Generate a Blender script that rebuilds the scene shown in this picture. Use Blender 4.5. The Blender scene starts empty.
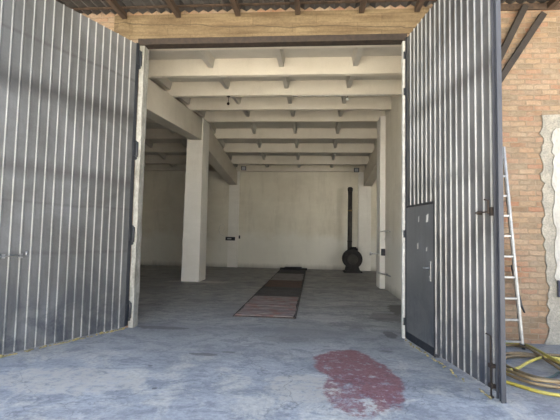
import bpy, bmesh, math, random
from mathutils import Vector, Matrix
random.seed(7)
S = bpy.context.scene
COL = S.collection

# ------------------------------------------------------------------ nodes / materials
def new_mat(name):
    m = bpy.data.materials.new(name); m.use_nodes = True
    nt = m.node_tree
    b = nt.nodes['Principled BSDF']
    return m, nt, b

class N:
    def __init__(s, nt): s.nt = nt
    def n(s, t, **kw):
        o = s.nt.nodes.new(t)
        for k, v in kw.items(): setattr(o, k, v)
        return o
    def l(s, a, b): s.nt.links.new(a, b)
    def coord(s, swz=None, scale=(1, 1, 1), loc=(0, 0, 0), rot=(0, 0, 0)):
        g = s.n('ShaderNodeNewGeometry')
        out = g.outputs['Position']
        if swz:
            sp = s.n('ShaderNodeSeparateXYZ'); cb = s.n('ShaderNodeCombineXYZ'); s.l(out, sp.inputs[0])
            for i, c in enumerate(swz): s.l(sp.outputs['XYZ'.index(c)], cb.inputs[i])
            out = cb.outputs[0]
        mp = s.n('ShaderNodeMapping'); s.l(out, mp.inputs[0])
        mp.inputs['Location'].default_value = loc; mp.inputs['Scale'].default_value = scale; mp.inputs['Rotation'].default_value = rot
        return mp.outputs[0]
    def noise(s, vec, scale, detail=4, rough=.6, dist=0.):
        o = s.n('ShaderNodeTexNoise'); s.l(vec, o.inputs['Vector'])
        o.inputs['Scale'].default_value = scale; o.inputs['Detail'].default_value = detail
        o.inputs['Roughness'].default_value = rough; o.inputs['Distortion'].default_value = dist
        return o.outputs[0]
    def ramp(s, fac, stops):
        r = s.n('ShaderNodeValToRGB'); s.l(fac, r.inputs[0]); e = r.color_ramp.elements
        while len(e) < len(stops): e.new(.5)
        for i, (p, c) in enumerate(stops):
            e[i].position = p
            e[i].color = (c, c, c, 1) if isinstance(c, (int, float)) else (*c, 1)
        return r.outputs[0]
    def mix(s, fac, a, b, mode='MIX'):
        m = s.n('ShaderNodeMix', data_type='RGBA', blend_type=mode)
        for v, i in ((fac, 0), (a, 6), (b, 7)):
            if isinstance(v, (int, float)): m.inputs[i].default_value = v
            elif isinstance(v, tuple): m.inputs[i].default_value = (*v, 1)
            else: s.l(v, m.inputs[i])
        return m.outputs[2]
    def math(s, op, a, b=None, clamp=False):
        m = s.n('ShaderNodeMath', operation=op, use_clamp=clamp)
        for v, i in ((a, 0), (b, 1)):
            if v is None: continue
            if isinstance(v, (int, float)): m.inputs[i].default_value = v
            else: s.l(v, m.inputs[i])
        return m.outputs[0]
    def bump(s, h, b, strength=.3, dist=.01):
        o = s.n('ShaderNodeBump'); s.l(h, o.inputs['Height'])
        o.inputs['Strength'].default_value = strength; o.inputs['Distance'].default_value = dist
        s.l(o.outputs[0], b.inputs['Normal'])

def mat_noise(name, c1, c2, scale=3, rough=.85, metal=0., stretch=(1, 1, 1), lo=.35, hi=.65, bump=.2, fine=40, fine_amt=.25, spec=.5):
    m, nt, b = new_mat(name); q = N(nt)
    v = q.coord(scale=stretch)
    a = q.noise(v, scale, 6, .65)
    col = q.mix(q.ramp(a, [(lo, 0), (hi, 1)]), c1, c2)
    f = q.noise(v, fine, 3)
    col = q.mix(fine_amt, col, q.ramp(f, [(.3, .35), (.7, 1.)]), 'MULTIPLY')
    q.l(col, b.inputs['Base Color'])
    b.inputs['Roughness'].default_value = rough; b.inputs['Metallic'].default_value = metal
    b.inputs['Specular IOR Level'].default_value = spec
    if bump: q.bump(f, b, bump)
    return m

def mat_whitewash(name, base, dirt, drip=.5, low=None):
    """limewashed wall: blotches, vertical runs, whiter towards the lower half"""
    m, nt, b = new_mat(name); q = N(nt)
    v = q.coord()
    big = q.noise(v, .9, 5, .6)
    col = q.mix(q.ramp(big, [(.35, 0), (.7, .6)]), base, dirt)
    runs = q.noise(q.coord(scale=(2.6, 2.6, .5)), 1., 5, .7)
    col = q.mix(q.ramp(runs, [(.52, 0), (.75, drip)]), col, tuple(c * .72 for c in dirt))
    wide = q.noise(q.coord(scale=(1.6, 1.6, 5)), .8, 4, .6)
    col = q.mix(q.ramp(wide, [(.5, 0), (.75, .35)]), col, tuple(min(1, c * 1.12) for c in base))
    if low:
        sp = q.n('ShaderNodeSeparateXYZ'); q.l(v, sp.inputs[0])
        h = q.math('ADD', sp.outputs[2], q.math('MULTIPLY', big, 1.2))
        col = q.mix(q.ramp(q.math('MULTIPLY', h, .25), [(.5, 1), (.62, 0)]), col, q.mix(.6, col, low))
        foot = q.math('ADD', sp.outputs[2], q.math('MULTIPLY', runs, .35))
        col = q.mix(q.ramp(foot, [(.15, .55), (.42, 0)]), col, (.13, .115, .10))
    f = q.noise(v, 60, 3)
    col = q.mix(.16, col, q.ramp(f, [(.3, .4), (.7, 1.)]), 'MULTIPLY')
    q.l(col, b.inputs['Base Color']); b.inputs['Roughness'].default_value = .9
    b.inputs['Specular IOR Level'].default_value = .25
    q.bump(f, b, .25, .006)
    return m

def mat_floor():
    m, nt, b = new_mat('concrete_floor'); q = N(nt)
    v = q.coord()
    sp = q.n('ShaderNodeSeparateXYZ'); q.l(v, sp.inputs[0])
    X, Y = sp.outputs[0], sp.outputs[1]
    big = q.noise(v, .8, 6, .62, .4)
    col = q.mix(q.ramp(big, [(.36, 0), (.62, 1)]), (.31, .315, .31), (.46, .455, .43))
    mid = q.noise(q.coord(scale=(1, 1.5, 1), loc=(3, 1, 0)), 2.6, 6, .72, .8)
    col = q.mix(q.ramp(mid, [(.42, .75), (.54, 0)]), col, (.235, .24, .245))
    # worn pale scuffs outside the gate
    sc = q.noise(q.coord(loc=(7.3, 2.1, 0)), 1.7, 9, .75, .6)
    near = q.ramp(q.math('MULTIPLY', Y, .1), [(.49, 1), (.60, .12)])
    col = q.mix(q.math('MULTIPLY', q.ramp(sc, [(.50, 0), (.60, .75)]), near), col, (.60, .56, .46))
    fine = q.noise(v, 22, 8, .75)
    col = q.mix(.55, col, q.ramp(fine, [(.36, .5), (.60, 1.1)]), 'MULTIPLY')
    # fine light speckles / mortar splashes
    spk = q.noise(q.coord(loc=(1, 9, 0)), 9, 6, .7)
    col = q.mix(q.math('MULTIPLY', q.ramp(spk, [(.63, 0), (.70, .55)]), near), col, (.64, .62, .57))
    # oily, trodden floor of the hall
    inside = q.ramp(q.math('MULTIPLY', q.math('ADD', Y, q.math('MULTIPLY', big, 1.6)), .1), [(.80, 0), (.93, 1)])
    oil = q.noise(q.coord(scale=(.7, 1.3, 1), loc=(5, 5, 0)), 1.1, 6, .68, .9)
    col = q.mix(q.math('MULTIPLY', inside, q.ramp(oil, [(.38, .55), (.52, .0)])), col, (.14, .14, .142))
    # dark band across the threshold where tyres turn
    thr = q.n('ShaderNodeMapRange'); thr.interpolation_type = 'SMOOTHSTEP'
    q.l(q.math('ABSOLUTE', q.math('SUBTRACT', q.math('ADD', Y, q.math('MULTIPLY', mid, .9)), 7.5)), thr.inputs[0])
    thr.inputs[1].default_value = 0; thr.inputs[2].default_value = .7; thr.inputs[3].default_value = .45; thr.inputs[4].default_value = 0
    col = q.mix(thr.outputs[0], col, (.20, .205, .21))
    def blob(cx, cy, rx, ry, edge=.35, sc_=3., amt=1., ang=0):
        mp = q.coord(loc=(0, 0, 0))
        a = q.n('ShaderNodeVectorMath', operation='SUBTRACT'); q.l(mp, a.inputs[0]); a.inputs[1].default_value = (cx, cy, 0)
        r = q.n('ShaderNodeMapping'); q.l(a.outputs[0], r.inputs[0]); r.inputs['Rotation'].default_value = (0, 0, ang)
        r.inputs['Scale'].default_value = (1 / rx, 1 / ry, 0)
        ln = q.n('ShaderNodeVectorMath', operation='LENGTH'); q.l(r.outputs[0], ln.inputs[0])
        d = q.math('ADD', ln.outputs['Value'], q.math('MULTIPLY', q.math('SUBTRACT', q.noise(v, sc_, 6, .7), .5), edge * 2))
        return q.ramp(d, [(.86, amt), (.98, 0)])
    bw = q.ramp(q.noise(q.coord(loc=(4, 6, 0)), 10, 8, .75), [(.42, .1), (.52, .75)])
    col = q.mix(q.math('MULTIPLY', blob(-.08, 4.48, .42, .45, .5, 5.), bw), col, (.50, .45, .36))
    col = q.mix(q.math('MULTIPLY', blob(-2.6, 4.35, .9, .45, .6, 4.), bw), col, (.52, .47, .38))
    # old red floor paint, upper lobe solid, lower lobe mostly worn off
    up = q.math('MAXIMUM', blob(.46, 5.35, .45, .72, .45, 2.6), blob(.72, 4.85, .30, .75, .5, 3.1))
    low = blob(.50, 4.42, .42, .62, .5, 3.7)
    wear = q.noise(q.coord(loc=(2, 2, 0)), 8, 9, .78)
    upm = q.math('MULTIPLY', up, q.ramp(wear, [(.40, .1), (.47, 1)]))
    lwm = q.math('MULTIPLY', low, q.ramp(wear, [(.44, 0), (.53, .9)]))
    red = q.math('MAXIMUM', upm, lwm)
    redc = q.mix(q.ramp(fine, [(.35, 0), (.7, 1)]), (.19, .06, .06), (.31, .14, .14))
    col = q.mix(q.math('MULTIPLY', red, .92), col, redc)
    # dark oil spots
    for (cx, cy, rx, ry, a_) in ((-1.43, 5.52, .20, .07, .6), (-1.13, 5.66, .14, .05, .5), (-1.95, 4.95, .03, .03, .6),
                                 (-1.62, 4.25, .03, .03, .7), (.7, 7.7, .5, .28, .2), (1.55, 8.6, .5, .5, .45), (-.45, 6.5, .5, .2, .2),
                                 (1.05, 6.05, .12, .05, .4), (1.3, 7.1, .12, .25, .6), (2.0, 9.4, .3, .9, .8), (-2.6, 6.95, .5, .12, .5)):
        col = q.mix(blob(cx, cy, rx, ry, .9, 4., a_), col, (.06, .052, .047))
    # pale rubbed strip to the side of the column and pit, ring mark
    for (cx, cy, rx, ry, a_) in ((-4.0, 13.8, 1.0, .35, .6), (-3.3, 13.9, .6, .3, .5), (.3, 8.3, .6, .35, .3), (1.6, 6.4, .2, .5, .4)):
        col = q.mix(blob(cx, cy, rx, ry, .9, 5., a_), col, (.62, .60, .55))
    a = q.n('ShaderNodeVectorMath', operation='DISTANCE'); q.l(v, a.inputs[0]); a.inputs[1].default_value = (-1.25, 4.85, 0)
    ring = q.math('ABSOLUTE', q.math('SUBTRACT', a.outputs['Value'], .17))
    col = q.mix(q.ramp(ring, [(.0, .22), (.035, 0)]), col, (.13, .135, .15))
    # cracks
    vo = q.n('ShaderNodeTexVoronoi', feature='DISTANCE_TO_EDGE'); vo.inputs['Scale'].default_value = .55
    wv = q.n('ShaderNodeVectorMath', operation='ADD'); q.l(v, wv.inputs[0])
    nz = q.n('ShaderNodeTexNoise'); q.l(v, nz.inputs['Vector']); nz.inputs['Scale'].default_value = 2.5; nz.inputs['Detail'].default_value = 5
    q.l(nz.outputs['Color'], wv.inputs[1]); q.l(wv.outputs[0], vo.inputs['Vector'])
    col = q.mix(q.ramp(vo.outputs['Distance'], [(.0, .5), (.006, 0)]), col, (.10, .10, .105))
    q.l(col, b.inputs['Base Color'])
    rg = q.ramp(big, [(.35, .5), (.7, .75)]); q.l(rg, b.inputs['Roughness'])
    b.inputs['Specular IOR Level'].default_value = .45
    hh = q.math('ADD', q.math('MULTIPLY', fine, .6), mid)
    q.bump(hh, b, .25, .012)
    return m

def mat_brick():
    m, nt, b = new_mat('old_brick'); q = N(nt)
    v0 = q.coord('XZY')
    nz = q.n('ShaderNodeTexNoise'); q.l(v0, nz.inputs['Vector']); nz.inputs['Scale'].default_value = 9; nz.inputs['Detail'].default_value = 3
    w = q.n('ShaderNodeVectorMath', operation='MULTIPLY_ADD'); q.l(nz.outputs['Color'], w.inputs[0]); w.inputs[1].default_value = (.05, .045, 0); q.l(v0, w.inputs[2])
    def brick(mort, bias=0.):
        br = q.n('ShaderNodeTexBrick'); q.l(w.outputs[0], br.inputs['Vector'])
        br.offset = .5; br.inputs['Scale'].default_value = 1
        br.inputs['Brick Width'].default_value = .255; br.inputs['Row Height'].default_value = .087
        br.inputs['Mortar Size'].default_value = mort; br.inputs['Mortar Smooth'].default_value = .4
        br.inputs['Bias'].default_value = bias
        return br
    br = brick(.012)
    br.inputs['Color1'].default_value = (0, 0, 0, 1); br.inputs['Color2'].default_value = (1, 1, 1, 1); br.inputs['Mortar'].default_value = (.5, .5, .5, 1)
    col = q.ramp(br.outputs['Color'], [(0, (.21, .11, .065)), (.2, (.30, .21, .13)), (.42, (.27, .135, .085)), (.6, (.33, .235, .155)), (.8, (.18, .13, .085)), (1, (.28, .175, .115))])
    blo = q.noise(v0, 1.3, 5, .65)
    col = q.mix(q.ramp(blo, [(.4, 0), (.68, .55)]), col, (.36, .30, .23))
    f = q.noise(v0, 30, 5, .7)
    col = q.mix(.5, col, q.ramp(f, [(.3, .5), (.65, 1.05)]), 'MULTIPLY')
    mfac = q.math('MULTIPLY', br.outputs['Fac'], q.ramp(q.noise(v0, 4, 4, .6), [(.3, .6), (.7, 1)]))
    col = q.mix(mfac, col, q.mix(q.noise(v0, 7, 3), (.13, .10, .07), (.33, .27, .20)))
    q.l(col, b.inputs['Base Color']); b.inputs['Roughness'].default_value = .92; b.inputs['Specular IOR Level'].default_value = .2
    h = q.math('SUBTRACT', q.math('MULTIPLY', f, .5), br.outputs['Fac'])
    q.bump(h, b, .7, .02)
    return m

def mat_gate(name, base, hi, bands):
    """grey painted sheet: chalky wear, dark bands behind the inner rails, soot near the foot"""
    m, nt, b = new_mat(name); q = N(nt)
    v = q.coord()
    sp = q.n('ShaderNodeSeparateXYZ'); q.l(v, sp.inputs[0]); Z = sp.outputs[2]
    big = q.noise(v, .9, 5, .6, .5)
    col = q.mix(q.ramp(big, [(.35, 0), (.65, 1)]), base, hi)
    st = q.noise(q.coord(scale=(9, 9, .6)), 1.2, 6, .7)
    col = q.mix(q.ramp(st, [(.5, 0), (.72, .35)]), col, tuple(c * .55 for c in base))
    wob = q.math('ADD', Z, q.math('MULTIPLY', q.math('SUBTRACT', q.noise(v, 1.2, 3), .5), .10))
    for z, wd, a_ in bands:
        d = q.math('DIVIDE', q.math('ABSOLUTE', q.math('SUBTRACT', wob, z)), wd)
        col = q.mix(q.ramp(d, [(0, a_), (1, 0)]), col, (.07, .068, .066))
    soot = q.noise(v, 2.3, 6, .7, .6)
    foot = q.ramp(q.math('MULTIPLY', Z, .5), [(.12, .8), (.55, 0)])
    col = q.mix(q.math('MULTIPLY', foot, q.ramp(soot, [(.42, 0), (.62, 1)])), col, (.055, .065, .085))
    f = q.noise(v, 45, 4)
    col = q.mix(.22, col, q.ramp(f, [(.3, .5), (.7, 1.05)]), 'MULTIPLY')
    q.l(col, b.inputs['Base Color'])
    b.inputs['Metallic'].default_value = .35
    q.l(q.ramp(big, [(.3, .38), (.7, .55)]), b.inputs['Roughness'])
    q.bump(q.noise(v, 3, 3), b, .12, .03)
    return m

def mat_wood(name, c1, c2, axis=(.6, 12, 12), rough=.8, lo=.3, hi=.7):
    return mat_noise(name, c1, c2, 1.6, rough, 0, axis, lo, hi, .3, 9, .45)

def mat_lintel():
    m, nt, b = new_mat('lintel_render'); q = N(nt)
    v = q.coord('XZY')
    st = q.noise(q.coord('XZY', scale=(.8, 6, 1)), 1.3, 6, .7)
    col = q.mix(q.ramp(st, [(.35, 0), (.65, 1)]), (.11, .073, .036), (.21, .155, .087))
    br = q.n('ShaderNodeTexBrick'); q.l(v, br.inputs['Vector']); br.offset = .37
    br.inputs['Scale'].default_value = 1; br.inputs['Brick Width'].default_value = 1.1; br.inputs['Row Height'].default_value = .15
    br.inputs['Mortar Size'].default_value = .003; br.inputs['Color1'].default_value = (.75, .75, .75, 1); br.inputs['Color2'].default_value = (1, 1, 1, 1)
    br.inputs['Mortar'].default_value = (.45, .4, .35, 1)
    col = q.mix(.7, col, br.outputs['Color'], 'MULTIPLY')
    f = q.noise(v, 26, 6, .75)
    col = q.mix(.5, col, q.ramp(f, [(.3, .5), (.65, 1.1)]), 'MULTIPLY')
    # long crack
    wv = q.math('ADD', q.math('MULTIPLY', q.noise(q.coord(), 1.4, 4), .16), 0)
    sp = q.n('ShaderNodeSeparateXYZ'); q.l(q.coord(), sp.inputs[0])
    ln = q.math('ABSOLUTE', q.math('SUBTRACT', q.math('ADD', q.math('ADD', sp.outputs[2], wv), q.math('MULTIPLY', sp.outputs[0], .035)), 5.27))
    col = q.mix(q.ramp(ln, [(.004, .85), (.012, 0)]), col, (.05, .035, .02))
    q.l(col, b.inputs['Base Color']); b.inputs['Roughness'].default_value = .9
    q.bump(q.math('ADD', f, st), b, .5, .02)
    return m

M = {}
M['floor'] = mat_floor(); M['brick'] = mat_brick(); M['lintel'] = mat_lintel()
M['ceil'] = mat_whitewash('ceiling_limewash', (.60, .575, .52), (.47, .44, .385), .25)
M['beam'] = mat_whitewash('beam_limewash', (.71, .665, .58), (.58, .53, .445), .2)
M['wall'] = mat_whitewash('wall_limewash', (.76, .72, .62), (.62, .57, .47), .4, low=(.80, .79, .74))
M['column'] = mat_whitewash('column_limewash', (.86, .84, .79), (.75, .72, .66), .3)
M['post'] = mat_noise('weathered_post', (.40, .39, .35), (.22, .21, .18), 5, .9, 0, (1, 1, .5), .42, .68, .4, 35, .5)
M['plaster'] = mat_noise('white_plaster', (.80, .80, .77), (.62, .61, .57), 3, .9, 0, (1, 1, .6), .4, .7, .3, 30, .3)
M['plaster2'] = mat_noise('aged_plaster', (.46, .45, .42), (.34, .33, .30), 3, .9, 0, (1, 1, .4), .4, .7, .3, 30, .4)
M['render'] = mat_noise('rough_grey_render', (.40, .37, .31), (.27, .26, .23), 7, .95, 0, (1, 1, 1), .35, .65, .8, 40, .6)
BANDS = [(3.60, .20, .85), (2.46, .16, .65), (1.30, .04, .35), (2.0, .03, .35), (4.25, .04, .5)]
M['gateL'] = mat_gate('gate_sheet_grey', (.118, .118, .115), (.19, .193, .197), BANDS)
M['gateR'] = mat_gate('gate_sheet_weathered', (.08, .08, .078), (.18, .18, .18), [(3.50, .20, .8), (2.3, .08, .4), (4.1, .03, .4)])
M['strip'] = mat_gate('pale_ridge', (.33, .33, .32), (.50, .50, .49), [(3.55, .20, .5), (2.4, .14, .35)])  # ridge faces paler than the flat sheets
M['wicket'] = mat_gate('wicket_sheet', (.14, .145, .15), (.20, .205, .21), [])
M['yard'] = mat_noise('pale_bounce_yard', (.52, .48, .40), (.42, .39, .33), 1.2, .95)
M['dark'] = mat_noise('dark_steel', (.022, .025, .032), (.04, .043, .05), 6, .5, .3, bump=.2)
M['stile'] = mat_noise('blue_grey_steel', (.035, .038, .048), (.06, .063, .075), 3, .6, .0, (1, 1, .3), bump=.15)
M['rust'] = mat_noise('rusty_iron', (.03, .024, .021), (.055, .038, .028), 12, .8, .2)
M['rafter'] = mat_wood('rafter_wood', (.03, .02, .014), (.10, .062, .04), (8, 1, 8))
M['strut'] = mat_noise('strut_steel', (.022, .018, .016), (.04, .032, .027), 5, .7, .2)
M['asb'] = mat_noise('roof_sheet', (.045, .042, .042), (.08, .074, .07), 4, .85)
M['black'] = mat_noise('sooty_iron', (.018, .017, .017), (.035, .031, .03), 7, .75, .3)
M['soot2'] = mat_noise('flue_iron', (.035, .032, .03), (.075, .068, .06), 3, .75, .3)
M['chrome'] = mat_noise('bare_metal', (.55, .56, .57), (.40, .41, .42), 8, .35, .9, bump=0)
M['alu'] = mat_noise('aluminium', (.34, .35, .36), (.24, .25, .26), 6, .4, .6, bump=0)
M['white'] = mat_noise('white_paint', (.62, .61, .57), (.45, .44, .41), 8, .6, 0, bump=0)
M['glass'] = mat_noise('lamp_glass', (.5, .52, .55), (.4, .42, .45), 4, .12, 0, bump=0)
M['yhose'] = mat_noise('yellow_rubber', (.46, .38, .06), (.56, .48, .13), 6, .45, 0, bump=0)
M['bhose'] = mat_noise('tan_rubber', (.20, .135, .065), (.33, .25, .14), 4, .5, 0, bump=0)
M['ghose'] = mat_noise('green_rubber', (.10, .14, .12), (.16, .20, .18), 4, .5, 0, bump=0)
M['fringe'] = mat_noise('yellow_foam', (.45, .36, .13), (.30, .26, .16), 20, .9)
M['bluebox'] = mat_noise('dark_blue_box', (.02, .03, .07), (.04, .05, .09), 8, .5)
M['brass'] = mat_noise('tarnished_brass', (.30, .22, .10), (.2, .14, .07), 9, .6, .4)
def plank_mat(name, c1, c2, c3):
    m, nt, b = new_mat(name); q = N(nt)
    v = q.coord()
    a = q.noise(q.coord(scale=(1.5, 7, 1)), 1.5, 6, .75)
    col = q.mix(q.ramp(a, [(.38, 0), (.62, 1)]), c1, c2)
    p = q.noise(q.coord(loc=(4, 1, 0)), 3.2, 6, .7)
    col = q.mix(q.ramp(p, [(.5, 0), (.62, .8)]), col, c3)
    q.l(col, b.inputs['Base Color']); b.inputs['Roughness'].default_value = .85
    q.bump(a, b, .4, .01)
    return m
M['pk0'] = plank_mat('pink_grey_planks', (.15, .12, .115), (.27, .225, .215), (.21, .095, .075))
M['pk1'] = plank_mat('black_planks', (.035, .033, .032), (.065, .06, .058), (.04, .035, .03))
M['pk2'] = plank_mat('rusty_planks', (.085, .05, .035), (.14, .075, .05), (.06, .045, .04))
M['pk3'] = plank_mat('pale_planks', (.19, .17, .16), (.27, .25, .235), (.15, .13, .12))

# ------------------------------------------------------------------ mesh helpers
class MB:
    def __init__(s): s.bm = bmesh.new(); s.mi = 0
    def hexa(s, P, mi=0):
        """8 points: bottom ring 0-3, top ring 4-7"""
        v = [s.bm.verts.new(p) for p in P]
        for f in ((0, 3, 2, 1), (4, 5, 6, 7), (0, 1, 5, 4), (1, 2, 6, 5), (2, 3, 7, 6), (3, 0, 4, 7)):
            s.bm.faces.new([v[i] for i in f]).material_index = mi
        return s
    def box(s, a, b, mi=0):
        x0, y0, z0 = a; x1, y1, z1 = b
        return s.hexa([(x0, y0, z0), (x1, y0, z0), (x1, y1, z0), (x0, y1, z0), (x0, y0, z1), (x1, y0, z1), (x1, y1, z1), (x0, y1, z1)], mi)
    def bar(s, p, q, w, h, up=(0, 0, 1), mi=0):
        p, q = Vector(p), Vector(q); d = (q - p).normalized()
        r = d.cross(Vector(up));
        if r.length < 1e-4: r = d.cross(Vector((1, 0, 0)))
        r.normalize(); u = r.cross(d).normalized()
        r = r * w / 2; u = u * h / 2
        P = [p - r - u, p + r - u, q + r - u, q - r - u, p - r + u, p + r + u, q + r + u, q - r + u]
        return s.hexa(P, mi)
    def tube(s, pts, rad, n=10, cap=True, mi=0, closed=False):
        pts = [Vector(p) for p in pts]; rings = []; prev = None; L = len(pts)
        for i, p in enumerate(pts):
            a = pts[(i - 1) % L] if (closed or i) else p; c = pts[(i + 1) % L] if (closed or i < L - 1) else p
            t = (c - a).normalized()
            if prev is None:
                ref = Vector((0, 0, 1)) if abs(t.z) < .9 else Vector((1, 0, 0)); u = t.cross(ref).normalized()
            else: u = (prev - t * prev.dot(t)).normalized()
            prev = u; w = t.cross(u); r = rad[i] if isinstance(rad, (list, tuple)) else rad
            rings.append([s.bm.verts.new(p + (u * math.cos(2 * math.pi * k / n) + w * math.sin(2 * math.pi * k / n)) * r) for k in range(n)])
        for i in range(L if closed else L - 1):
            A, B = rings[i], rings[(i + 1) % L]
            for k in range(n):
                f = s.bm.faces.new((A[k], A[(k + 1) % n], B[(k + 1) % n], B[k])); f.smooth = True; f.material_index = mi
        if cap and not closed:
            s.bm.faces.new(rings[0][::-1]).material_index = mi; s.bm.faces.new(rings[-1]).material_index = mi
        return s
    def lathe(s, o, axis, prof, n=28, mi=0):
        """prof: list of (distance along axis, radius)"""
        o = Vector(o); ax = Vector(axis).normalized()
        ref = Vector((0, 0, 1)) if abs(ax.z) < .9 else Vector((1, 0, 0)); u = ax.cross(ref).normalized(); w = ax.cross(u); rings = []
        for t, r in prof:
            r = max(r, .0005)
            rings.append([s.bm.verts.new(o + ax * t + (u * math.cos(2 * math.pi * k / n) + w * math.sin(2 * math.pi * k / n)) * r) for k in range(n)])
        for A, B in zip(rings, rings[1:]):
            for k in range(n):
                s.bm.faces.new((A[k], A[(k + 1) % n], B[(k + 1) % n], B[k])).material_index = mi
        s.bm.faces.new(rings[0][::-1]).material_index = mi; s.bm.faces.new(rings[-1]).material_index = mi
        return s
    def prism(s, poly, y0, y1, mi=0):
        """outline in the x-z plane, given depth along y"""
        A = [s.bm.verts.new((x, y0, z)) for x, z in poly]; B = [s.bm.verts.new((x, y1, z)) for x, z in poly]
        s.bm.faces.new(A).material_index = mi; s.bm.faces.new(B[::-1]).material_index = mi; n = len(A)
        for i in range(n): s.bm.faces.new((A[i], B[i], B[(i + 1) % n], A[(i + 1) % n])).material_index = mi
        return s
    def build(s, name, mats, parent=None, bevel=0., xf=None, local=False):
        if xf is not None: bmesh.ops.transform(s.bm, matrix=xf, verts=s.bm.verts)
        if parent is not None and not local:
            bmesh.ops.translate(s.bm, vec=-W(parent), verts=s.bm.verts)
        bmesh.ops.recalc_face_normals(s.bm, faces=s.bm.faces)
        me = bpy.data.meshes.new(name); s.bm.to_mesh(me); s.bm.free()
        for m in (mats if isinstance(mats, (list, tuple)) else [mats]): me.materials.append(m)
        o = bpy.data.objects.new(name, me); COL.objects.link(o)
        if parent is not None: o.parent = parent
        if bevel:
            b = o.modifiers.new('bevel', 'BEVEL'); b.width = bevel; b.segments = 2; b.limit_method = 'ANGLE'
        return o
def W(o):
    v = Vector((0, 0, 0))
    while o is not None: v += o.location; o = o.parent
    return v
def empty(name, loc):
    o = bpy.data.objects.new(name, None); o.empty_display_size = .2; COL.objects.link(o); o.location = loc; return o
def tag(o, label=None, cat=None, group=None, kind=None):
    if label: o['label'] = label
    if cat: o['category'] = cat
    if group: o['group'] = group
    if kind: o['kind'] = kind
    return o
def struct(mb, name, mats, label, cat, bevel=0.): return tag(mb.build(name, mats, bevel=bevel), label, cat, kind='structure')

# ------------------------------------------------------------------ setting
YF, YB = 6.85, 20.6            # facade plane, back wall
XL, XR = -11.0, 9.0             # ends of the hall
YC = 14.2                      # ridge, over the columns
def zb(y):                      # underside of the cross beams
    return 5.67 - .085 * (YC - y) if y < YC else 5.67 - .128 * (y - YC)

g = MB()
g.box((-30, 2.2, -.3), (30, YB + .3, 0))
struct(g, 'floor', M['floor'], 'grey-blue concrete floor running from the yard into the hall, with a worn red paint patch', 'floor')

g = MB(); g.box((-30, -30, -.3), (30, 2.2, -.002)); struct(g, 'ground', M['yard'], 'unseen yard in front of the hall, made pale to bounce light inside', 'ground')  # out-of-view yard kept pale so it throws sunlight up into the hall
# unseen long shed added across the yard to bounce sunlight into the hall
g = MB(); g.box((-22, -17, 0), (22, -12, 5.5)); g.hexa([(-22.4, -17.4, 5.5), (22.4, -17.4, 5.5), (22.4, -11.6, 5.5), (-22.4, -11.6, 5.5), (-22.4, -14.6, 7), (22.4, -14.6, 7), (22.4, -14.4, 7), (-22.4, -14.4, 7)])
struct(g, 'wall_bounce_opposite', M['plaster'], 'unseen long white shed added across the yard to bounce sunlight', 'added building')

def wall_poly(mb, x0, x1, y0, y1, z0, z1): return mb.box((x0, y0, z0), (x1, y1, z1))
g = MB()
# unseen open gateway added in the neighbouring bay to let more daylight in
g.box((XL - .3, YF, 0), (-10.2, YF + .4, 6.1)); g.box((-10.2, YF, 0), (-5.2, YF + .4, 6.1)); g.box((-5.2, YF, 0), (-3.12, YF + .4, 6.1))
g.box((1.5, YF, 0), (2.3, YF + .12, 6.1)); g.box((2.3, YF, 0), (5.0, YF + .4, 6.1)); g.box((5.0, YF, 4.9), (8.6, YF + .4, 6.1)); g.box((8.6, YF, 0), (XR + .3, YF + .4, 6.1)); g.box((-3.12, YF + .002, 5.478), (1.5, YF + .2, 6.1))
g.box((-3.7, YF + .01, 5.04), (-3.12, YF + .2, 5.478))
struct(g, 'wall_front', M['brick'], 'old tan and orange brick front wall around the gateway', 'wall')
g = MB().box((-3.6, YF - .03, 5.04), (2.25, YF + .18, 5.478))
lint = struct(g, 'lintel', M['lintel'], 'rough tan concrete lintel cracked along its length above the gateway', 'lintel', .012)
g = MB().box((-3.14, YF - .035, 4.93), (1.52, YF + .15, 5.04)); struct(g, 'lintel_shade_strip', M['rust'], 'dark strip added for the shade on the underside of the lintel', 'shade strip', .004)  # added dark strip standing in for the lintel's shaded underside
# bulge of broken render at the lintel's end
g = MB(); g.lathe((-3.40, YF + .03, 5.21), (0, -1, 0), [(0, .20), (.05, .18), (.10, .11), (.125, .03)], 14)
struct(g, 'lintel_piece', M['lintel'], 'rounded lump of pale render on the end of the lintel', 'render')
def jitter(mb, amt, seed):
    r = random.Random(seed)
    bmesh.ops.subdivide_edges(mb.bm, edges=[e for e in mb.bm.edges if e.calc_length() > .5], cuts=24, use_grid_fill=True)
    for v in mb.bm.verts: v.co += Vector((r.uniform(-1, 1), r.uniform(-1, 1), 0)) * amt
    return mb
g = MB().box((-3.12, YF + .01, 0), (-3.035, YF + .21, 4.94)); jitter(g, .006, 1)
struct(g, 'jamb', M['post'], 'weathered whitish concrete jamb at the hinge side of the wide corrugated gate leaf', 'jamb')
g = MB().box((1.455, YF + .01, 0), (1.5, YF + .10, 4.94)); jitter(g, .004, 2)
struct(g, 'jamb', M['white'], 'narrow white painted jamb beside the gate leaf with the small door', 'jamb')

# hall walls
g = MB().box((XL - .3, YB, 0), (XR + .3, YB + .3, 6.2)); struct(g, 'wall_back', M['wall'], 'limewashed back wall of the hall behind the stove', 'wall')
g = MB().box((XL - .3, YF + .4, 0), (XL, YB, 6.4)); struct(g, 'wall_left', M['wall'], 'limewashed side wall of the dark aisle', 'wall')
g = MB().box((2.30, YF + .12, 0), (2.45, 13.5, 6.3)); struct(g, 'wall_right', M['wall'], 'pale stained partition wall beside the gateway, ending at a column', 'wall')
g = MB().box((XR, YF + .4, 0), (XR + .3, YB, 6.4)); struct(g, 'wall_side', M['wall'], 'far side wall behind the partition', 'wall')

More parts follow.
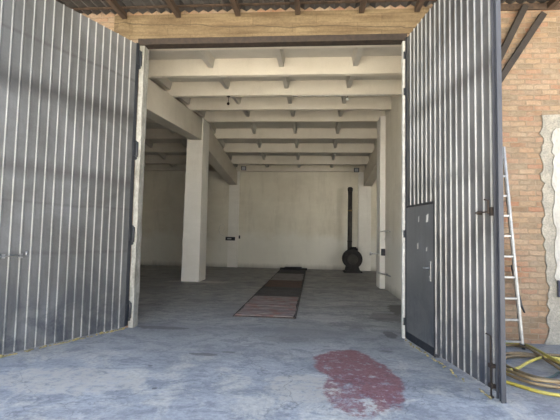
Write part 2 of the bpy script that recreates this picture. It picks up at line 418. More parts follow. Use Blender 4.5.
# ceiling slabs with shallow ribs
joists = [7.35, 9.05, 10.8, 12.5, 14.3, 15.95, 17.6, 19.25]
DZ = .38
g = MB()
ys = [YF + .4, YC, YB]
for y0, y1 in zip(ys, ys[1:]):
    a, b_ = zb(y0) + DZ, zb(y1) + DZ
    g.hexa([(XL, y0, a), (XR, y0, a), (XR, y1, b_), (XL, y1, b_), (XL, y0, a + .2), (XR, y0, a + .2), (XR, y1, b_ + .2), (XL, y1, b_ + .2)])
yy = [YF + .4] + joists + [YB]
for xr in (-8.85, -7.25, -5.65, -4.0, -2.38, -.77, .88, 2.6, 4.2):
    for y0, y1 in zip(yy, yy[1:]):
        a, b_ = zb(y0), zb(y1); r0, r1 = .17, .17
        w = .05; t = .09
        g.hexa([(xr - w, y0, a + r0), (xr + w, y0, a + r0), (xr + w, y1, b_ + r1), (xr - w, y1, b_ + r1),
                (xr - t, y0, a + DZ + .01), (xr + t, y0, a + DZ + .01), (xr + t, y1, b_ + DZ + .01), (xr - t, y1, b_ + DZ + .01)])
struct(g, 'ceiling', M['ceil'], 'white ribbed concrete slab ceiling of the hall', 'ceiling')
names = ['first', 'second', 'third', 'fourth', 'fifth', 'sixth', 'seventh', 'eighth']
for i, y in enumerate(joists):
    x1 = 2.30 if y < 13.5 else XR
    z = zb(y); g = MB()
    # tapered web on a wider foot
    g.hexa([(XL, y - .07, z), (x1, y - .07, z), (x1, y + .07, z), (XL, y + .07, z),
            (XL, y - .11, z + DZ + .01), (x1, y - .11, z + DZ + .01), (x1, y + .11, z + DZ + .01), (XL, y + .11, z + DZ + .01)])
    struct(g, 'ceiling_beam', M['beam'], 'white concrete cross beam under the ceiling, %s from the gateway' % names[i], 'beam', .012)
# girders
def girder(x0, x1, y0, y1, za, zc, label):
    g = MB(); a, b_ = zb(y0) + .0, zb(y1) + .0
    g.hexa([(x0, y0, za), (x1, y0, za), (x1, y1, zc), (x0, y1, zc), (x0, y0, a), (x1, y0, a), (x1, y1, b_), (x0, y1, b_)])
    struct(g, 'ceiling_beam', M['beam'], label, 'beam', .015)
girder(-4.32, -3.9, YF + .4, 13.75, 4.35, 4.88, 'deep white girder from the gateway wall to the square column')
girder(-4.32, -3.9, 14.6, YB, 4.74, 4.14, 'deep white girder sloping down from the square column to the back wall')
girder(2.45, 2.85, 14.1, YB, 4.80, 4.14, 'deep white girder sloping down to the back wall above the stove side')
# columns
g = MB(); g.hexa([(-4.47, 13.75, 0), (-3.84, 13.75, 0), (-3.84, 14.62, 0), (-4.47, 14.62, 0), (-4.42, 13.75, 5.66), (-3.86, 13.75, 5.66), (-3.86, 14.6, 5.66), (-4.42, 14.6, 5.66)])
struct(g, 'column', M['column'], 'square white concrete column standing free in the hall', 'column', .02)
g = MB().box((2.13, 13.42, 0), (2.75, 14.1, 5.6)); struct(g, 'column', M['column'], 'white column at the end of the partition wall', 'column', .015)
g = MB().box((-4.3, YB - .14, 0), (-3.78, YB, 4.86)); struct(g, 'column', M['column'], 'flat white pilaster on the back wall under the girder, with a dark box on it', 'pilaster', .01)
g = MB().box((2.2, YB - .14, 0), (2.82, YB, 4.86)); struct(g, 'column', M['column'], 'flat white pilaster on the back wall beside the stove', 'pilaster', .01)
g = MB().box((XL, YB - .22, 4.87), (XR, YB, 5.06)); struct(g, 'trim_1', M['beam'], 'pale ledge along the top of the back wall', 'ledge', .008)

# canopy roof over the gateway
g = MB()
def zr(y): return 5.535 - .02 * (YF - y)
x = -9.; k = 0; pitch = .17; pts = []
while x < 9.:
    for j in range(4):
        pts.append((x + pitch * j / 4, .028 * math.sin(2 * math.pi * j / 4)))
    x += pitch
ya, yb = 4.4, YF + .0  # front edge carried out of view to block sky over lintel and doors
top = []
for (X, dz) in pts:
    top.append([g.bm.verts.new((X, Y_, zr(Y_) + dz + t)) for Y_, t in ((ya, 0), (yb, 0), (yb, .012), (ya, .012))])
for A, B in zip(top, top[1:]):
    for a in range(4):
        g.bm.faces.new((A[a], B[a], B[(a + 1) % 4], A[(a + 1) % 4]))
struct(g, 'roof', M['asb'], 'dark corrugated canopy roof sheets above the gateway', 'roof')
# main roof above the slabs keeps the sun out of the hall
g = MB()
for y0, y1, z0, z1 in ((YF + .0, YC, 6.05, 6.5), (YC, YB + .3, 6.5, 6.0)):
    g.hexa([(XL - .4, y0, z0), (XR + .5, y0, z0), (XR + .5, y1, z1), (XL - .4, y1, z1), (XL - .4, y0, z0 + .1), (XR + .5, y0, z0 + .1), (XR + .5, y1, z1 + .1), (XL - .4, y1, z1 + .1)])
struct(g, 'roof', M['asb'], 'main roof of the hall above the concrete slabs', 'roof')
rl = ['first', 'second', 'third', 'fourth', 'fifth', 'sixth', 'seventh', 'eighth', 'ninth']
for i, X in enumerate((-4.45, -3.4, -2.42, -1.36, -.32, .76, 1.68, 2.72, 3.80)):
    g = MB()
    g.bar((X, ya + .05, zr(ya) - .09), (X, YF - .035, zr(YF) - .085), .085, .10)
    tag(g.build('rafter', M['rafter'], bevel=.006), 'dark timber canopy rafter, %s in the row from the doorless gate leaf' % rl[i] if i != 8 else 'dark timber rafter above the brick wall where the steel struts meet', 'rafter', 'rafters under the canopy', 'thing')
for i, (X, yy_) in enumerate(((None, 6.62), (None, 5.95))):
    g = MB().box((-9, yy_ - .03, zr(yy_) - .04), (9, yy_ + .03, zr(yy_) - .026))
    tag(g.build('batten', M['rafter']), ['thin dark batten over the rafters next to the wall', 'thin dark batten over the rafters near the canopy edge'][i], 'batten', kind='thing')
g = MB().box((2.27, YF - .05, 5.40), (9.0, YF - .002, 5.50))
tag(g.build('wall_plate', M['rafter'], bevel=.006), 'dark timber plate along the top of the brick wall under the rafters', 'timber')
# steel struts on the brick wall
for A, B, lab in (((2.75, 6.79, 3.84), (3.68, 6.78, 5.30), 'long dark steel strut slanting up the brick wall to the rafter'),
                  ((2.88, 6.79, 4.36), (3.40, 6.78, 5.44), 'shorter-looking dark steel strut slanting up the brick wall beside the gate leaf')):
    g = MB().bar(A, B, .10, .09, up=(0, -1, 0)); tag(g.build('diagonal_strut', M['strut'], bevel=.005), lab, 'strut')

# plaster patch on brick wall
r = random.Random(5)
poly = [(4.9, 0.0), (4.9, 3.60)]
zz = 3.64
poly.append((4.3, 3.66)); poly.append((3.66, 3.64))
while zz > .12:
    poly.append((3.64 + r.uniform(-.03, .04) + (.05 if zz < 1.3 else 0), zz)); zz -= r.uniform(.04, .11)
poly.append((3.62, 0.0))
g = MB().prism(poly, YF - .02, YF); struct(g, 'wall_patch_surface', M['render'], 'rough grey render with a ragged edge on the brick wall', 'render')
poly = [(4.9, 0.9), (4.9, 3.42), (3.86, 3.42)]
zz = 3.36
while zz > .95:
    poly.append((3.80 + r.uniform(-.025, .03) , zz)); zz -= r.uniform(.05, .13)
poly.append((3.95, .80)); 
g = MB().prism(poly, YF - .035, YF - .02); struct(g, 'wall_plaster_surface', M['plaster2'], 'white plaster flaking over the grey render', 'plaster')

# ------------------------------------------------------------------ gate leaves
def leafmat(A, B):
    A = Vector((*A, 0)); B = Vector((*B, 0)); d = (B - A).normalized(); n = Vector((d.y, -d.x, 0))
    m = Matrix(((d.x, n.x, 0, 0), (d.y, n.y, 0, 0), (0, 0, 1, 0), (0, 0, 0, 1)))
    return m                                    # local (t, out, z) -> world offset from hinge
def corrug(mb, t0, t1, z0, z1, seams, w=.0075, h=.016, s=1):
    """flat sheets with raised ridges; s = side of the visible face"""
    prof = [(t0, 0)]
    for c in seams:
        if c - w - .02 < t0 or c + w + .02 > t1: continue
        prof += [(c - w - .022, 0), (c - w - .018, -.006), (c - w - .006, -.006), (c - w, 0), (c - w * .55, h), (c + w * .55, h), (c + w, 0)]
    prof.append((t1, 0))
    front = [[mb.bm.verts.new((t, s * y, z)) for z in (z0, z1)] for t, y in prof]
    back = [[mb.bm.verts.new((t, s * (y - .012), z)) for z in (z0, z1)] for t, y in prof]
    for i in range(len(prof) - 1):
        hi = prof[i][1] > 0 or prof[i + 1][1] > 0
        mb.bm.faces.new((front[i][0], front[i + 1][0], front[i + 1][1], front[i][1])).material_index = 1 if hi else 0
        mb.bm.faces.new((back[i][0], back[i][1], back[i + 1][1], back[i + 1][0]))
        for k in (0, 1): mb.bm.faces.new((front[i][k], front[i + 1][k], back[i + 1][k], back[i][k]))
    for i in (0, -1): mb.bm.faces.new((front[i][0], front[i][1], back[i][1], back[i][0]))
    return mb

ZT = 4.93
# --- left leaf (visible face looks towards +x / the yard): hinge at A
A, B = (-3.135, 6.80), (-4.115, 4.62)
LF = leafmat(A, B); WL = (Vector(B) - Vector(A)).length
s = 1
side = (LF @ Vector((0, 1, 0)))
sL = 1 if side.x > 0 else -1
leaf = empty('gate_leaf', (A[0], A[1], 0)); leaf.matrix_local = Matrix.Translation((A[0], A[1], 0)) @ LF
tag(leaf, 'tall grey corrugated steel gate leaf without a small door, swung open beside the weathered jamb', 'gate')
seams = [.15 + .1372 * i for i in range(17)]
corrug(MB(), .0, WL, .025, ZT, seams, s=sL).build('sheet_panel', [M['gateL'], M['strip']], leaf, local=True)
g = MB()
g.box((-.035, -.06 * sL, .04), (.028, .014 * sL, ZT + .02))
g.box((WL - .02, -.06 * sL, .04), (WL + .03, .012 * sL, ZT + .02))
for z in (.05, 1.30, 2.46, 3.62, ZT - .06): g.box((.03, -.062 * sL, z), (WL - .02, -.014 * sL, z + .06))
g.build('frame', M['dark'], leaf, local=True, bevel=.004)
for z in (.16, 1.45, 2.93, 4.55):
    g = MB()
    g.tube([(-.055, .03 * sL, z), (-.055, .03 * sL, z + .26)], .022, 10)
    g.box((-.055, .012 * sL, z + .02), (.02, .024 * sL, z + .24))
    inv = (Matrix.Translation((A[0], A[1], 0)) @ LF).inverted()
    pl_ = MB().hexa([(-3.14, 6.835, z - .06), (-3.085, 6.835, z - .04), (-3.085, 6.86, z - .04), (-3.14, 6.86, z - .06),
                     (-3.14, 6.835, z + .32), (-3.085, 6.835, z + .27), (-3.085, 6.86, z + .27), (-3.14, 6.86, z + .32)])
    bmesh.ops.transform(pl_.bm, matrix=inv, verts=pl_.bm.verts)
    me_ = bpy.data.meshes.new('tmp_plate'); pl_.bm.to_mesh(me_); g.bm.from_mesh(me_); bpy.data.meshes.remove(me_); pl_.bm.free()
    h_ = g.build('hinge', M['dark'], leaf, local=True, bevel=.003); h_['label'] = 'black plate hinge'
# slide bar
g = MB(); g.tube([(1.72, .045 * sL, 1.275), (WL - .02, .045 * sL, 1.275)], .009, 8); g.tube([(1.745, .02 * sL, 1.275), (1.745, .06 * sL, 1.275), (1.75, .075 * sL, 1.33)], .011, 8)
for t in (1.80, 2.02): g.box((t - .02, .02 * sL, 1.25), (t + .02, .05 * sL, 1.30))
g.build('slide_bolt', M['chrome'], leaf, local=True)['label'] = 'bare metal slide bolt'

# --- right leaf
A, B = (1.50, 6.77), (1.89, 4.35)
RF = leafmat(A, B); WR = (Vector(B) - Vector(A)).length + .03
side = (RF @ Vector((0, 1, 0))); sR = 1 if side.x < 0 else -1
leaf2 = empty('gate_leaf', (A[0], A[1], 0)); leaf2.matrix_local = Matrix.Translation((A[0], A[1], 0)) @ RF
tag(leaf2, 'tall grey corrugated steel gate leaf with a small dark door in its lower corner', 'gate')
ws, wt = 1.0, 2.10
WE = WR - .075
seams = [.18 + .1435 * i for i in range(16)]
g = MB()
corrug(g, .0, ws + .005, wt + .03, ZT, seams, s=sR)
corrug(g, ws + .005, WE, .07, ZT, seams, s=sR)
g.build('sheet_panel', [M['gateR'], M['strip']], leaf2, local=True)
g = MB()
g.box((-.03, -.06 * sR, .04), (.018, .012 * sR, ZT + .02))
for z in (2.12, 3.55, ZT - .06): g.box((.02, -.062 * sR, z), (WE, -.014 * sR, z + .06))
g.box((ws, -.062 * sR, .07), (WE, -.014 * sR, .13)); g.box((ws, -.062 * sR, .07), (ws + .04, -.014 * sR, 2.2))
g.box((.0, -.05 * sR, wt), (ws + .03, .016 * sR, wt + .028)); g.box((ws - .005, -.05 * sR, .02), (ws + .022, .018 * sR, wt))
g.build('frame', M['dark'], leaf2, local=True, bevel=.003)
g = MB(); g.box((WE + .01, -.03 * sR, .0), (WR, .004 * sR, ZT + .02)); g.box((WE, .004 * sR, .02), (WE + .012, .03 * sR, ZT + .02))
g.box((WR - .012, .004 * sR, .0), (WR + .002, .022 * sR, ZT + .02))
g.build('edge_stile', M['stile'], leaf2, local=True, bevel=.003)['label'] = 'blue-grey angle iron along the free edge'
# wicket door
g = MB(); g.box((.022, -.03 * sR, .13), (ws - .012, .012 * sR, wt - .006))
wk = g.build('wicket_door', M['wicket'], leaf2, local=True, bevel=.003); wk['label'] = 'small smooth dark grey steel door with a lever handle'
g = MB(); g.box((.024, .012 * sR, .03), (ws - .014, .02 * sR, .14)); g.box((.022, -.03 * sR, .03), (ws - .012, .012 * sR, .129))
g.build('kick_plate', M['dark'], wk, local=True)
g = MB()
g.box((.865, .012 * sR, 1.02), (.905, .022 * sR, 1.30)); g.tube([(.885, .02 * sR, 1.20), (.885, .065 * sR, 1.20), (.79, .07 * sR, 1.195)], .010, 8)
g.tube([(.885, .02 * sR, 1.08), (.885, .03 * sR, 1.08)], .013, 10)
g.build('handle', M['chrome'], wk, local=True)['label'] = 'silver lever handle on a long plate'
for (t, z, w, h) in ((.50, 1.90, .016, .10), (.79, 1.90, .04, .12), (.47, 1.50, .014, .10), (.77, 1.46, .018, .07)):
    g = MB(); g.hexa([(t - w, .0125 * sR, z - h / 2), (t + w * .6, .0125 * sR, z - h / 2 + .01), (t + w * .6, .0135 * sR, z - h / 2 + .01), (t - w, .0135 * sR, z - h / 2),
                      (t - w * .7, .0125 * sR, z + h / 2 - .02), (t + w, .0125 * sR, z + h / 2), (t + w, .0135 * sR, z + h / 2), (t - w * .7, .0135 * sR, z + h / 2 - .02)])
    g.build('paper_scrap', M['white'], wk, local=True)['label'] = 'scrap of torn white paper'
for z in (.22, 1.62, 3.98, 4.6):
    g = MB(); g.tube([(-.045, .02 * sR, z), (-.045, .02 * sR, z + .12)], .016, 10); g.box((-.045, .008 * sR, z + .01), (.02, .016 * sR, z + .11))
    g.build('hinge', M['dark'], leaf2, local=True, bevel=.002)
# latch cluster near the free edge, drop bolt
g = MB(); g.tube([(2.10, .05 * sR, 1.90), (2.36, .05 * sR, 1.90)], .009, 8); g.tube([(2.34, .05 * sR, 1.88), (2.34, .05 * sR, 2.02), (2.33, .09 * sR, 2.03)], .010, 8)
g.box((2.32, .0, 1.86), (2.36, .03 * sR, 1.95)); g.box((2.12, .0, 1.88), (2.15, .05 * sR, 1.92))
g.build('latch', M['rust'], leaf2, local=True, bevel=.002)['label'] = 'rusty latch bar'
g = MB(); g.tube([(2.33, .035 * sR, .012), (2.33, .035 * sR, .62), (2.30, .07 * sR, .64)], .009, 8); g.box((2.30, .0, .30), (2.36, .05 * sR, .34)); g.box((2.30, .0, .10), (2.36, .05 * sR, .14))
g.lathe((2.33, .035 * sR, 0.001), (0, 0, 1), [(0, .028), (.012, .028), (.02, .012)], 12)
g.build('drop_bolt', M['rust'], leaf2, local=True)['label'] = 'thin rusty drop bolt reaching the ground'

# yellow foam / dry litter along the foot of both leaves
def fringe(mat, W_, off, lab, seed, dens):
    r = random.Random(seed); g = MB(); t = .05
    while t < W_:
        if r.random() < dens:
            L = r.uniform(.02, .09); y = off + r.uniform(-.02, .02); h = r.uniform(.012, .035)
            p = [mat @ Vector((t, y, 0)), mat @ Vector((t + L, y + r.uniform(-.02, .02), 0))]
            g.tube([(p[0].x, p[0].y, h * .3), ((p[0].x + p[1].x) / 2, (p[0].y + p[1].y) / 2, h * .6), (p[1].x, p[1].y, h * .25)], [h * .3, h * .6, h * .25], 6)
        t += r.uniform(.02, .06)
    tag(g.build('debris', M['fringe']), lab, 'debris', kind='stuff')
fringe(Matrix.Translation((-3.135, 6.80, 0)) @ LF, 2.15, .035 * sL, 'dry yellow litter along the foot of the gate leaf without a small door', 3, .85)
fringe(Matrix.Translation((1.50, 6.77, 0)) @ RF, 2.35, .05 * sR, 'dry yellow litter along the foot of the gate leaf with the small door', 4, .6)

# ------------------------------------------------------------------ inspection pit covers
PX0, PX1 = -1.55, -.33
secs = [(8.20, 10.86, 'pk0', 'pinkish grey plank cover with chipped red paint, first over the pit from the gateway'),
        (10.90, 12.85, 'pk1', 'blackened plank cover over the pit behind the pinkish one'),
        (12.89, 14.86, 'pk2', 'rust-brown plank cover over the middle of the pit'),
        (14.90, 17.62, 'pk3', 'pale grey plank cover over the pit behind the rust-brown one'),
        (17.66, 19.55, 'pk1', 'dark plank cover over the far end of the pit by the back wall')]
for y0, y1, mk, lab in secs:
    g = MB(); n = round((y1 - y0) / .19); d = (y1 - y0) / n; r = random.Random(int(y0 * 10))
    for i in range(n):
        a = y0 + i * d + .014; j = r.uniform(-.02, .02); z = .026 + r.uniform(-.004, .006)
        g.hexa([(PX0 + .03 + j, a, .002), (PX1 - .03 + j, a, .002), (PX1 - .03 + j, a + d - .034, .002), (PX0 + .03 + j, a + d - .034, .002),
                (PX0 + .03 + j, a, z), (PX1 - .03 + j, a + .004, z), (PX1 - .03 + j, a + d - .034, z), (PX0 + .03 + j, a + d - .028, z)])
    g.box((PX0 + .01, y0, 0), (PX1 - .01, y1 + .03, .008), 1)  # dark underlay standing in for the unlit pit between planks
    tag(g.build('pit_cover', [M[mk], M['black']]), lab, 'pit cover', 'plank covers over the inspection pit')
g = MB()
g.box((PX0 - .015, 8.14, 0), (PX0, 19.7, .014)); g.box((PX1, 8.14, 0), (PX1 + .015, 19.7, .014)); g.box((PX0 - .015, 8.12, 0), (PX1 + .015, 8.14, .014))
tag(g.build('pit_edge_iron', M['rust']), 'rusty angle iron around the covered inspection pit', 'pit edge')
g = MB().box((PX0 - .02, 19.72, 0), (PX1 + .06, 19.92, .10)); g.tube([(PX0 + .2, 19.8, .12), (PX1 - .2, 19.8, .13)], .03, 8)
tag(g.build('timber_stop', M['black'], bevel=.01), 'blackened timber lying across the far end of the pit', 'timber')

# ------------------------------------------------------------------ stove
st = empty('drum_stove', (1.82, 19.55, 0)); tag(st, 'sooty black drum stove with a tall flue, standing against the back wall', 'stove')
g = MB(); g.lathe((1.82, 19.1, .62), (0, 1, 0), [(0, .30), (.015, .42), (.03, .445), (.05, .445), (.06, .43), (.30, .43), (.31, .445), (.34, .445), (.35, .43), (.62, .43), (.64, .445), (.67, .445), (.69, .40)], 36)
g.build('drum', M['black'], st)
g = MB(); g.lathe((1.82, 19.105, .60), (0, -1, 0), [(0, .24), (.02, .24), (.035, .21), (.04, .05), (.05, .04)], 28)
dr = g.build('stove_door', M['soot2'], st)
g = MB(); g.tube([(2.00, 19.09, .60), (2.00, 19.03, .60), (1.96, 19.02, .56)], .012, 8); g.build('handle', M['rust'], dr)
g = MB(); g.hexa([(1.48, 19.12, 0), (2.20, 19.12, 0), (2.20, 19.78, 0), (1.48, 19.78, 0), (1.56, 19.15, .30), (2.09, 19.15, .30), (2.09, 19.75, .30), (1.56, 19.75, .30)])
g.box((1.42, 19.05, 0), (2.26, 19.84, .06)); g.build('base', M['black'], st, bevel=.01)
g = MB(); g.lathe((1.90, 19.45, 1.0), (0, 0, 1), [(0, .20), (.10, .18), (.12, .12), (.17, .11)], 20); g.build('filler_neck', M['black'], st)
g = MB(); g.tube([(1.72, 19.62, .95), (1.72, 19.62, 3.86)], .105, 20)
fl = g.build('flue_pipe', M['soot2'], st)
for z in (1.4, 2.85):
    g = MB(); g.lathe((1.72, 19.62, z), (0, 0, 1), [(0, .113), (.05, .116), (.06, .113)], 20); g.build('pipe_collar', M['brass'] if z > 2 else M['black'], fl)
g = MB(); g.lathe((1.72, 19.62, 3.80), (0, 0, 1), [(0, .115), (.10, .125), (.16, .12), (.20, .07)], 20); g.build('flue_cap', M['black'], fl)

# ------------------------------------------------------------------ fittings in the hall
sb = empty('switch_box', (-4.12, YB - .19, 1.36)); tag(sb, 'long dark electrical box on the back wall pilaster', 'electrical box')
g = MB().box((-4.40, YB - .22, 1.34), (-3.92, YB - .14, 1.52)); g.build('body', M['dark'], sb, bevel=.008)
g = MB().box((-4.30, YB - .225, 1.40), (-4.1, YB - .22, 1.46)); g.build('label_plate', M['chrome'], sb)
g = MB()
P = [(-4.36, YB - .02, 1.55), (-4.55, YB - .02, 1.56), (-4.72, YB - .02, 1.63), (-4.80, YB - .02, 1.85), (-4.74, YB - .02, 2.08), (-4.58, YB - .02, 2.16), (-4.48, YB - .02, 2.0), (-4.55, YB - .02, 1.85)]
g.tube(P, .010, 6); tag(g.build('cable', M['white']), 'pale cable looped on the back wall beside the dark electrical box', 'cable')
g = MB().box((-3.76, YB - .05, 1.44), (-3.69, YB, 1.60)); g.box((-3.74, YB - .055, 1.50), (-3.71, YB - .05, 1.55))
tag(g.build('wall_switch', M['dark'], bevel=.004), 'small dark switch on the back wall next to the pilaster box', 'switch')
def flood(x, z, lab):
    e = empty('floodlight', (x, YB - .22, z)); tag(e, lab, 'floodlight', 'floodlights on the back wall')
    y = YB - .24
    MB().hexa([(x - .13, y - .05, z - .12), (x + .13, y - .05, z - .12), (x + .11, y, z - .10), (x - .11, y, z - .10),
               (x - .13, y - .10, z + .09), (x + .13, y - .10, z + .09), (x + .11, y, z + .10), (x - .11, y, z + .10)]).build('housing', M['dark'], e, bevel=.006)
    MB().hexa([(x - .09, y - .062, z - .09), (x + .09, y - .062, z - .09), (x + .09, y - .056, z - .09), (x - .09, y - .056, z - .09),
               (x - .09, y - .105, z + .06), (x + .09, y - .105, z + .06), (x + .09, y - .095, z + .06), (x - .09, y - .095, z + .06)]).build('lens', M['glass'], e)
    MB().box((x - .03, y, z - .02), (x + .03, YB - .22, z + .06)).build('bracket', M['dark'], e)
flood(-3.55, 5.00, 'black floodlight on the back wall above the dark electrical box')
flood(2.08, 4.95, 'black floodlight on the back wall above the stove')
def hanger(x, y, z, lab, mt, drop=.2, name='lamp_holder'):
    e = empty(name, (x, y, z)); tag(e, lab, 'lamp holder', 'bare lamp holders under the beams')
    MB().tube([(x, y, z + .005), (x + .01, y, z - drop * .5), (x, y, z - drop)], .008, 6).build('wire', M['dark'], e)
    MB().lathe((x, y, z - drop - .07), (0, 0, 1), [(0, .025), (.03, .04), (.06, .03), (.075, .012)], 12).build('socket', mt, e)
    MB().lathe((x, y, z - .012), (0, 0, 1), [(0, .045), (.012, .05)], 12).build('rose', mt, e)
hanger(-2.36, 10.8, zb(10.8), 'dark lamp holder dangling on a wire from the third beam', M['rust'], .17)
hanger(.85, 10.8, zb(10.8), 'white lamp holder hanging under the third beam on the stove side', M['plaster'], .07)
hanger(-2.38, 17.6, zb(17.6), 'small lamp holder under a far beam on the column side', M['white'], .05)
hanger(.88, 17.6, zb(17.6), 'small lamp holder under a far beam on the stove side', M['white'], .05)
# conduit along joist
g = MB().tube([(-.6, 10.70, zb(10.8) - .035), (2.28, 10.70, zb(10.8) - .035)], .016, 6); tag(g.build('conduit_pipe', M['white']), 'thin pale conduit running along the underside of the third beam', 'conduit')
# pipe stubs and box on the partition column
g = MB(); g.tube([(1.83, 13.46, 1.10), (2.13, 13.46, 1.10)], .020, 8); g.tube([(1.85, 13.46, 1.05), (1.85, 13.46, 1.15)], .035, 8)
tag(g.build('pipe_stub', M['chrome']), 'short grey pipe sticking out of the partition column at hip height', 'pipe')
g = MB().box((2.17, 13.33, 1.05), (2.29, 13.42, 1.27)); g.box((2.19, 13.32, 1.10), (2.27, 13.33, 1.22)); tag(g.build('junction_box', M['stile'], bevel=.006), 'small grey junction box on the partition column', 'junction box')
g = MB(); g.tube([(2.15, 13.36, 1.82), (2.24, 12.6, 1.84), (2.30, 12.5, 1.80)], .016, 8); g.tube([(2.21, 12.9, 1.82), (2.21, 12.88, 1.66), (2.21, 12.95, 1.55)], .010, 6); g.box((2.2, 12.95, 1.80), (2.30, 13.0, 1.85))
tag(g.build('wall_bracket', M['chrome']), 'pale bracket with a hanging hook high on the partition wall', 'bracket')
g = MB(); g.tube([(2.08, 13.38, .50), (2.2, 12.9, .50), (2.30, 12.45, .48)], .020, 8); g.box((2.19, 12.9, .48), (2.30, 12.95, .52))
tag(g.build('wall_bracket', M['chrome']), 'low grey bracket near the foot of the partition wall', 'bracket')

# ------------------------------------------------------------------ ladder, box, hoses
ld = empty('ladder', (2.98, 6.4, 0)); tag(ld, 'aluminium ladder leaning on the brick wall behind the gate leaf', 'ladder')
def lp(side, z):   # rails taper towards the top
    k = z / 3.1
    x = (3.13 - .11 * k) if side > 0 else (2.73 + .03 * k)
    return (x, 6.50 + .27 * k, z)
for s_ in (-1, 1):
    g = MB(); a, b_ = Vector(lp(s_, .0)), Vector(lp(s_, 3.1))
    g.bar(a, b_, .032, .07, up=(0, -1, 0)); g.bar(a + Vector((-.018 * s_, -.0, 0)), b_ + Vector((-.018 * s_, 0, 0)), .016, .045, up=(0, -1, 0))
    ra = g.build('rail', M['alu'], ld, bevel=.003)
    MB().box((a.x - .02, a.y - .045, 0), (a.x + .02, a.y + .045, .07)).build('rubber_foot', M['dark'], ra)
for i in range(10):
    z = .10 + .315 * i
    a, b_ = Vector(lp(-1, z)), Vector(lp(1, z))
    MB().bar(a + Vector((.01, 0, 0)), b_ - Vector((.01, 0, 0)), .045, .03).build('rung', M['alu'], ld, bevel=.003)
g = MB(); g.tube([(3.25, 6.66, .50), (3.215, 6.70, .62), (3.16, 6.74, .95), (3.12, 6.79, 1.22)], [.012, .022, .022, .010], 8)
tag(g.build('iron_bar', M['dark']), 'short dark iron bar propped on the brick wall beside the ladder', 'bar')
g = MB(); g.box((3.82, YF - .075, .74), (4.02, YF - .035, 1.0)); g.box((3.835, YF - .085, .76), (4.005, YF - .075, .98))
tag(g.build('wall_box', M['bluebox'], bevel=.006), 'dark blue metal box on the flaking plaster', 'box')

def catmull(P, n=10, closed=False):
    P = [Vector(p) for p in P]; out = []; L = len(P)
    for i in range(L if closed else L - 1):
        p0 = P[(i - 1) % L] if (closed or i) else P[i]; p1 = P[i]; p2 = P[(i + 1) % L]; p3 = P[(i + 2) % L] if (closed or i + 2 < L) else P[(i + 1) % L]
        for k in range(n):
            t = k / n
            out.append(.5 * ((2 * p1) + (-p0 + p2) * t + (2 * p0 - 5 * p1 + 4 * p2 - p3) * t * t + (-p0 + 3 * p1 - 3 * p2 + p3) * t ** 3))
    if not closed: out.append(P[-1])
    return out
def hose(paths, mt, rad, lab):
    g = MB()
    for p in paths: g.tube(catmull(p, 10), rad, 8)
    tag(g.build('hose', mt), lab, 'hose', 'hoses coiled on the ground')
r_ = .017
# yellow hose: one long run, back of the coil round to the front
hose([[(2.35, 5.2, .05), (2.42, 6.1, .03), (2.70, 6.60, .02), (2.97, 6.72, .02), (3.13, 6.66, .03), (3.17, 6.42, .07), (3.09, 5.95, .11), (3.03, 5.5, .13), (3.1, 5.05, .10), (3.5, 4.8, .05),
       (3.9, 5.1, .02), (3.9, 5.6, .02), (3.6, 5.85, .03), (3.31, 5.85, .05), (3.02, 5.73, .09), (2.75, 5.54, .08), (2.48, 5.32, .05), (2.16, 5.18, .03), (2.06, 5.05, .02),
       (2.18, 4.92, .02), (2.30, 4.76, .02), (2.42, 4.63, .02), (2.60, 4.56, .02), (2.9, 4.55, .02), (3.4, 4.6, .02), (3.9, 4.4, .02)]],
     M['yhose'], .019, 'bright yellow hose looped outermost on the ground by the ladder')
hose([[(2.2, 5.9, .02), (2.5, 6.35, .02), (2.85, 6.60, .02), (3.08, 6.56, .03), (3.12, 6.3, .06), (3.03, 5.9, .09), (2.98, 5.5, .09), (3.0, 5.0, .06), (3.3, 4.7, .04), (3.7, 4.8, .03), (3.8, 5.3, .03), (3.5, 5.75, .04),
       (3.06, 5.88, .05), (2.8, 5.92, .05), (2.50, 5.74, .05), (2.28, 5.45, .04), (2.30, 5.1, .04), (2.42, 4.86, .04), (2.62, 4.76, .04), (2.9, 4.78, .03), (3.3, 4.95, .03), (3.7, 5.2, .02)]],
     M['bhose'], .018, 'light tan hose of the coil, ending on top of the loops')
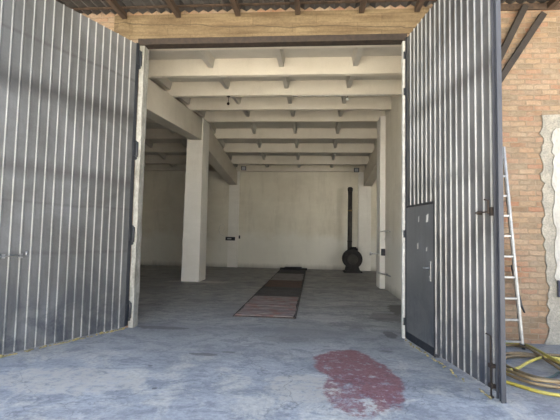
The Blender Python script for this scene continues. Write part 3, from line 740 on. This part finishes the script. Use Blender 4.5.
hose([[(2.60, 5.95, .06), (2.85, 5.98, .07), (3.05, 5.84, .07), (3.10, 5.55, .07), (3.07, 5.2, .06), (3.3, 4.9, .06), (3.7, 5.0, .06), (3.75, 5.5, .06), (3.4, 6.0, .05), (2.95, 6.02, .04), (2.6, 5.86, .04), (2.45, 5.62, .04),
       (2.44, 5.30, .05), (2.52, 5.03, .06), (2.67, 4.91, .06), (2.85, 4.92, .06), (3.2, 5.1, .05), (3.6, 5.5, .04)],
      [(2.15, 5.5, .03), (2.28, 5.3, .07), (2.36, 5.0, .08), (2.48, 4.84, .08), (2.7, 4.80, .08), (3.1, 4.85, .06), (3.5, 4.7, .04)]],
     M['bhose'], .020, 'darker tan hose forming the inner loops of the coil')
hose([[(2.2, 5.65, .03), (2.40, 5.35, .03), (2.50, 5.12, .03), (2.62, 5.06, .03), (2.80, 5.14, .03), (3.0, 5.33, .03), (3.3, 5.45, .03)]], M['ghose'], .013, 'thin dark green hose inside the coil')

# ------------------------------------------------------------------ light
w = bpy.data.worlds.new('sky'); S.world = w; w.use_nodes = True
nt = w.node_tree; bg = nt.nodes['Background']; sky = nt.nodes.new('ShaderNodeTexSky')
sky.sky_type = 'NISHITA'; sky.sun_disc = False; sky.sun_elevation = math.radians(64); sky.sun_rotation = math.radians(20); sky.dust_density = 2.; sky.ozone_density = 1.
nt.links.new(sky.outputs[0], bg.inputs[0]); bg.inputs[1].default_value = .25
sd = bpy.data.lights.new('sun', 'SUN'); sd.energy = 22; sd.angle = .0093; sd.color = (1, .94, .84)
so = bpy.data.objects.new('sun', sd); COL.objects.link(so)
so.rotation_euler = Vector((-.30, -1, -2.15)).to_track_quat('-Z', 'Y').to_euler(); so.location = (3, 16, 14)

# ------------------------------------------------------------------ camera
yaw, pit, roll = math.radians(4.7), math.radians(3.67), .02
f = Vector((-math.sin(yaw) * math.cos(pit), math.cos(yaw) * math.cos(pit), math.sin(pit)))
r0 = Vector((math.cos(yaw), math.sin(yaw), 0)); u0 = r0.cross(f)
rr = r0 * math.cos(roll) + u0 * math.sin(roll); uu = u0 * math.cos(roll) - r0 * math.sin(roll)
cd = bpy.data.cameras.new('camera'); co = bpy.data.objects.new('camera', cd); COL.objects.link(co)
cd.sensor_fit = 'HORIZONTAL'; cd.sensor_width = 36; cd.lens = 36 * 410 / 560; cd.clip_end = 200
m3 = Matrix((rr, uu, -f)).transposed(); co.matrix_world = Matrix.Translation((0, 0, 1.6)) @ m3.to_4x4()
S.camera = co
vs = S.view_settings; vs.view_transform = 'Standard'; vs.look = 'None'; vs.gamma = 1; vs.exposure = 1.4
try: vs.use_curve_mapping = False
except Exception: pass
